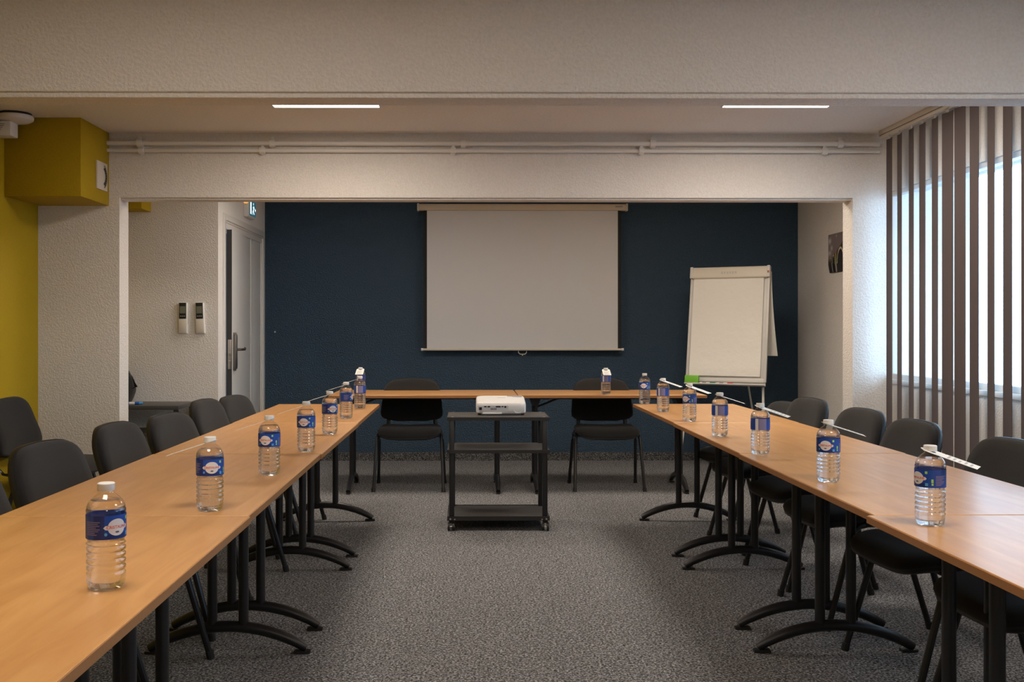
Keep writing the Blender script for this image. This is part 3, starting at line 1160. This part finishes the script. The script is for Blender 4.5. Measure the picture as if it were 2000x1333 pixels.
# ================================================================= FLIP CHART
fc = thing('flip_chart', 'white flip chart easel with blank paper pad by the back corner', 'flip chart', (2.225, 8.60, 0), math.radians(-28))
LEAN = Matrix.Translation((0, 0, .795)) @ Matrix.Rotation(math.radians(-11), 4, 'X')
def fb(bm, lo, hi, bev=0):
    vs_ = lo_hi(bm, lo, hi, bev); bmesh.ops.transform(bm, matrix=LEAN, verts=vs_)
fw, fh = .337, 1.0
b = BM()
fb(b, (-fw, .004, .0), (fw, .018, fh - .02), .002); bd = obj('board', b, M['grey_metal'], fc)
b = BM()
for s in (-1, 1):
    fb(b, (s * fw - .011, -.004, 0), (s * fw + .011, .024, fh), .003)
fb(b, (-fw, -.004, -.004), (fw, .024, .03), .003)
obj('board_frame', b, M['grey_metal'], bd)
# clamp bar at the top
b = BM()
cp = rounded_outline([(-.034, fh - .085, .018), (.0, fh - .085, .006), (.006, fh + .022, .010), (-.022, fh + .022, .02)], 5)
A = [b.verts.new(LEAN @ Vector((-fw + .012, y_, z))) for y_, z in cp]; C = [b.verts.new(LEAN @ Vector((fw - .012, y_, z))) for y_, z in cp]
for k in range(len(cp)):
    k2 = (k + 1) % len(cp); b.faces.new((A[k], A[k2], C[k2], C[k]))
b.faces.new(A); b.faces.new(list(reversed(C)))
cbar = obj('clamp_bar', b, M['off_white'], fc)
b = BM()
for s in (-1, 1):
    fb(b, (s * fw - .014, -.032, fh - .08), (s * fw + .014, .026, fh + .024), .006)
obj('clamp_end', b, M['grey_metal'], cbar)
b = BM(); fb(b, (fw - .008, -.0345, fh - .045), (fw + .008, -.031, fh - .025)); obj('red_mark', b, simple('brick red mark', (.45, .09, .05), .5), cbar, 0)
b = BM()
for k in range(6):
    fb(b, (-.07 + .024 * k, -.0348, fh - .048 + .004 * (k % 2)), (-.055 + .024 * k, -.0335, fh - .026))
obj('worn_print', b, simple('worn pale print', (.55, .51, .44), .6), cbar, 0)
# paper pad
b = BM()
nx_, nz_ = 10, 24
grid = {}
for i in range(nx_ + 1):
    for j in range(nz_ + 1):
        x = -fw + .022 + (2 * fw - .060) * i / nx_
        z = .045 + (fh - .11) * j / nz_
        yy = -.013 - .005 * math.exp(-((z - .10) / .05) ** 2) - .002 * math.sin(j * .9 + .4 * math.sin(i * .7)) * (1 - j / nz_) - .0015 * math.sin(i * .5 + j * .35)
        grid[i, j] = b.verts.new(LEAN @ Vector((x, yy, z)))
for i in range(nx_):
    for j in range(nz_):
        b.faces.new((grid[i, j], grid[i + 1, j], grid[i + 1, j + 1], grid[i, j + 1]))
pad = obj('paper_pad', b, M['pad_paper'], fc, 80)
b = BM(); fb(b, (-fw + .022, -.004, .045), (fw - .036, .003, fh - .07)); obj('pad_sheets', b, M['paper'], pad)
# sheets folded over behind the board
b = BM()
pts = []
for j in range(11):
    z = fh - .02 - (fh - .28) * j / 10
    y_ = .026 + .02 * math.sin(j / 10 * 2.2) + .13 * (j / 10) ** 2
    pts.append((y_, z))
rowA, rowB = [], []
for (y_, z) in pts:
    q = LEAN @ Vector((0, y_, z))
    rowA.append(b.verts.new(LEAN @ Vector((-fw + .03, y_, z)))); rowB.append(b.verts.new(LEAN @ Vector((fw + .016 + .075 * ((fh - z) / fh) ** 1.4, y_ + .01, z))))
for k in range(10):
    b.faces.new((rowA[k], rowB[k], rowB[k + 1], rowA[k + 1]))
obj('turned_sheet', b, M['pad_paper'], pad, 80)
# pen tray
b = BM()
fb(b, (-fw - .005, -.062, -.036), (fw + .005, .020, -.030), .001)
fb(b, (-fw - .005, -.064, -.036), (fw + .005, -.060, -.0265), .001)
fb(b, (-fw - .005, .016, -.036), (fw + .005, .020, .0), .001)
obj('pen_tray', b, M['grey_metal'], fc)
# legs
def fleg(p0, p1, r0=.011, r1=.0085):
    b = BM()
    p0, p1 = Vector(p0), Vector(p1)
    mid = p0.lerp(p1, .28)
    tube(b, [p0, mid], r0, 10); tube(b, [mid, p1 + Vector((0, 0, .012))], r1, 10)
    l_ = obj('leg', b, M['grey_metal'], fc)
    b = BM(); tube(b, [mid - (p1 - p0).normalized() * .022, mid + (p1 - p0).normalized() * .022], .0155, 10)
    tube(b, [mid, mid + Vector((.028, 0, 0))], .007, 8); obj('leg_clamp', b, M['off_white'], l_)
    b = BM(); tube(b, [p1 + Vector((0, 0, .03)), p1], .012, 10); obj('foot_cap', b, M['black_plastic'], l_)
fleg((fw - .02, .03, .75), (fw + .03, -.16, 0))
fleg((-fw + .02, .03, .75), (-fw - .03, -.16, 0))
fleg((.05, .16, 1.45), (.20, .55, 0))

# things on the tray
def on_tray(x, y_, z):
    R = Matrix.Translation(fc.location) @ Matrix.Rotation(fc.rotation_euler.z, 4, 'Z') @ LEAN
    return R @ Vector((x, y_, z)), R
p_, R = on_tray(0, 0, 0)
b = BM(); vs_ = lo_hi(b, (-fw - .004, -.058, -.0295), (-fw + .118, -.026, .040), .004); bmesh.ops.transform(b, matrix=R, verts=vs_)
e = obj('board_eraser', b, M['green'])
tag(e, 'bright green board eraser on the flip chart tray', 'eraser')
def marker(x0, cap, lab):
    t = thing('marker', lab, 'marker', R @ Vector((x0, -.050, -.0225)), 0, 'markers on the flip chart tray')
    t.rotation_euler = R.to_euler()
    b = BM(); tube(b, [(0, 0, 0), (.088, 0, 0)], .0072, 10); br = obj('barrel', b, M['white_plastic'], t)
    b = BM(); tube(b, [(.088, 0, 0), (.128, 0, 0), (.134, 0, 0)], [.0076, .0076, .004], 10); obj('marker_cap', b, cap, t)
    b = BM(); tube(b, [(.02, 0, 0), (.055, 0, 0)], .0074, 10, cap=False); obj('print_band', b, M['mid_grey'], br)
    return t
marker(-.205, M['dark_green'], 'white marker with a dark green cap on the flip chart tray')
marker(-.055, M['red'], 'white marker with a red cap on the flip chart tray')

# ================================================================= POSTER
pw_, ph_ = .52, .335
cy0, cz0 = 8.37, 1.90
nx_, ny_ = 120, 64
V = []; Fc = []; cols = []
def poster_col(u, v):
    # u: 0 = far edge .. 1 = near edge, v: 0 bottom .. 1 top; night view of an arched bridge
    u = u / .62
    c = (.22, .18, .185)
    cl_ = max(math.exp(-((u - .12) / .09) ** 2 - ((v - .83) / .07) ** 2), .8 * math.exp(-((u - .25) / .07) ** 2 - ((v - .64) / .06) ** 2), .7 * math.exp(-((u - .1) / .12) ** 2 - ((v - .52) / .06) ** 2),
              .8 * math.exp(-((u - .6) / .03) ** 2 - ((v - .93) / .03) ** 2))
    c = tuple(a + (.60 - a) * cl_ for a in c)
    deck = .34 + .42 * u - .05 * math.sin(u * 3)
    if v < deck and v > .22:
        c = (.03, .026, .02)
        if v > deck - .05: c = (.10, .075, .03)
        for ac, aw, ah in ((.19, .06, .17), (.385, .09, .22), (.88, .22, .36)):
            d = ((u - ac) / aw) ** 2 + (max(0, v - .22) / ah) ** 2
            if d < 1: c = (.03, .026, .03)
            elif d < 1.30: c = (.66, .62, .46)
        if abs(u - .55) < .035 and v < .5: c = (.42, .42, .12)
        if abs(u - .56) < .05 and .48 < v < .58: c = (.45, .10, .05)
    elif v <= .22:
        c = (.035, .03, .033)
        if abs(u - .55) < .05: c = (.38, .36, .30)
        if abs(u - .26) < .03: c = (.28, .26, .22)
        if abs(u - .19) < .04 or abs(u - .4) < .06: c = (.012, .010, .012)
    return c
for j in range(ny_ + 1):
    for i in range(nx_ + 1):
        u, v = i / nx_, j / ny_
        curl = .007 * max(0, 1 - v / .25) ** 2 * (1 - .55 * u)
        slip = .055 * max(0, 1 - v / .25) ** 1.5 * (1 - u)
        V.append((XQ - .003 - curl, cy0 + pw_ / 2 - pw_ * u - slip, cz0 - ph_ / 2 + ph_ * v + .08 * curl))
        cols.append(poster_col(u, v))
for j in range(ny_):
    for i in range(nx_):
        a = j * (nx_ + 1) + i
        Fc.append((a, a + 1, a + nx_ + 2, a + nx_ + 1))
me = bpy.data.meshes.new('poster'); me.from_pydata(V, [], Fc)
ca = me.color_attributes.new('print', 'FLOAT_COLOR', 'POINT')
for k, c in enumerate(cols): ca.data[k].color = (*c, 1)
po = mobj('poster', me, M['print'], None, 60)
sm = po.modifiers.new('paper', 'SOLIDIFY'); sm.thickness = .0008; sm.offset = 0
tag(po, 'dark unframed poster of an arched bridge at night on the right wall', 'poster')

# ================================================================= REMOTES
def remote(x, rot, lab):
    t = thing('remote_control', lab, 'remote control', (x, YR, 1.335), 0, 'remote controls on the wall')
    t.rotation_euler = (0, math.radians(rot), 0)
    b = BM(); lo_hi(b, (-.034, -.022, -.118), (.034, 0, .118), .005); bd_ = obj('casing', b, M['white_plastic'], t)
    b = BM(); lo_hi(b, (-.027, -.0245, -.006), (.027, -.0215, .117), .001); fp = obj('front_panel', b, M['dark'], t)
    b = BM(); lo_hi(b, (-.022, -.0252, .035), (.022, -.0244, .09)); obj('display', b, M['lcd'], fp, 0)
    b = BM(); lo_hi(b, (-.03, -.0232, -.112), (.03, -.0218, -.012), .0006); obj('flap', b, M['off_white'], t)
    b = BM()
    for k in range(3): bx(b, (-.014 + .014 * k, -.0252, .014), (.009, .0016, .008))
    obj('button', b, M['mid_grey'], fp, 0)
    b = BM(); lo_hi(b, (-.038, -.010, -.121), (.038, 0, -.05), .003); obj('holder', b, M['white_plastic'], t)
remote(-2.198, 0, 'white wall remote control hanging straight, farther from the door')
remote(-2.068, -2, 'white wall remote control hanging slightly tilted, nearer the door')

# ================================================================= EXIT SIGN
t = thing('exit_sign', 'lit emergency exit sign on the wall above the door', 'sign', (XD, 8.685, 2.295))
b = BM(); lo_hi(b, (0, -.15, -.078), (.045, .12, .085), .006); obj('housing', b, M['white_plastic'], t)
b = BM(); lo_hi(b, (.044, -.125, -.062), (.050, .115, .07), .002); dp = obj('display', b, M['sign_teal'], t)
b = BM()
def fig(pts, x=.0508):
    b.faces.new([b.verts.new((x, yy, zz)) for yy, zz in pts])
# doorway, arrow and running figure; as read from the room the sign's left is at the near end
fig([(-.11, -.05), (-.06, -.05), (-.06, .055), (-.11, .055)])
def seg_(p, q, w_):
    d = Vector((q[0] - p[0], q[1] - p[1])).normalized(); nrm = Vector((-d.y, d.x)) * w_
    fig([(p[0] + nrm.x, p[1] + nrm.y), (q[0] + nrm.x, q[1] + nrm.y), (q[0] - nrm.x, q[1] - nrm.y), (p[0] - nrm.x, p[1] - nrm.y)])
seg_((.03, .028), (.018, -.008), .010); seg_((.018, -.008), (-.012, -.024), .007); seg_((-.012, -.024), (-.016, -.05), .006)
seg_((.018, -.008), (.03, -.032), .007); seg_((.03, -.032), (.055, -.04), .006); seg_((.03, .022), (-.004, .012), .005); seg_((.03, .022), (.052, .004), .005)
fig([(.022 + .011 * math.cos(k * PI / 4), .047 + .011 * math.sin(k * PI / 4)) for k in range(8)])
seg_((.108, 0), (.09, 0), .007); fig([(.092, .02), (.072, 0), (.092, -.02)])
obj('pictogram', b, M['sign_light'], dp, 0)
b = BM(); lo_hi(b, (.004, -.1512, .035), (.040, -.1488, .08)); obj('test_lamp', b, M['sign_amber'], t, 0)

# ================================================================= LOW BLACK SIDE TABLE, BAG, MARKER
t = thing('side_table', 'low black side table with an under-shelf against the recess wall', 'table', (-2.405, 7.44, 0))
b = BM(); lo_hi(b, (-.30, -.222, .664), (.30, .222, .692), .002); obj('tabletop', b, M['black_panel'], t)
b = BM(); lo_hi(b, (-.29, -.21, .47), (.29, .21, .492), .002); obj('under_shelf', b, M['black_panel'], t)
for sx in (-1, 1):
    for sy in (-1, 1):
        b = BM(); lo_hi(b, (sx * .282 - .018, sy * .2 - .018, 0), (sx * .282 + .018, sy * .2 + .018, .664), .002); obj('leg', b, M['black_metal'], t)
t = thing('backpack', 'dark bag on the side table, mostly hidden behind the wall edge', 'bag', (-2.645, 7.46, .693))
b = BM()
po_ = resample(rounded_outline([(-.15, 0, .03), (.11, 0, .03), (.145, .09, .06), (.13, .17, .05), (.06, .29, .06), (-.10, .30, .08), (-.16, .15, .06)]), 40)
pillow(b, po_, [(0, -.085), (.7, -.082), (.93, -.06), (1, -.02), (1, .03), (.93, .07), (.7, .09), (0, .095)], lambda x, y_, h: (x, h, y_), Vector((0, .14)))
obj('bag_body', b, M['fabric'], t, 60)
b = BM(); tube(b, [(.10, -.03, .24), (.135, -.03, .2), (.165, -.03, .125), (.14, -.03, .115)], .012, 8, .004); obj('strap', b, M['black_plastic'], t)
t = thing('marker', 'blue marker lying on the low black side table', 'marker', (-2.47, 7.31, .7035), math.radians(12))
b = BM(); tube(b, [(-.055, 0, 0), (.05, 0, 0)], .011, 10); obj('barrel', b, M['blue_cap'], t)
b = BM(); tube(b, [(-.02, 0, .0), (.02, 0, .0)], .0113, 10, cap=False); obj('print_band', b, M['label_light'], t)
b = BM(); tube(b, [(.05, 0, 0), (.075, 0, 0)], .0105, 10); obj('marker_cap', b, M['label_sky'], t)

# small filler dab on the blue wall
b = BM(); lathe(b, [(0, 0), (.008, 0), (.007, .003), (0, .005)], 10)
bmesh.ops.transform(b, matrix=Matrix.Translation((-1.836, YB, 1.222)) @ Matrix.Rotation(PI / 2, 4, 'X'), verts=b.verts)
o = obj('wall_plug', b, M['off_white']); tag(o, 'tiny pale wall plug in the blue wall near the door', 'wall plug')
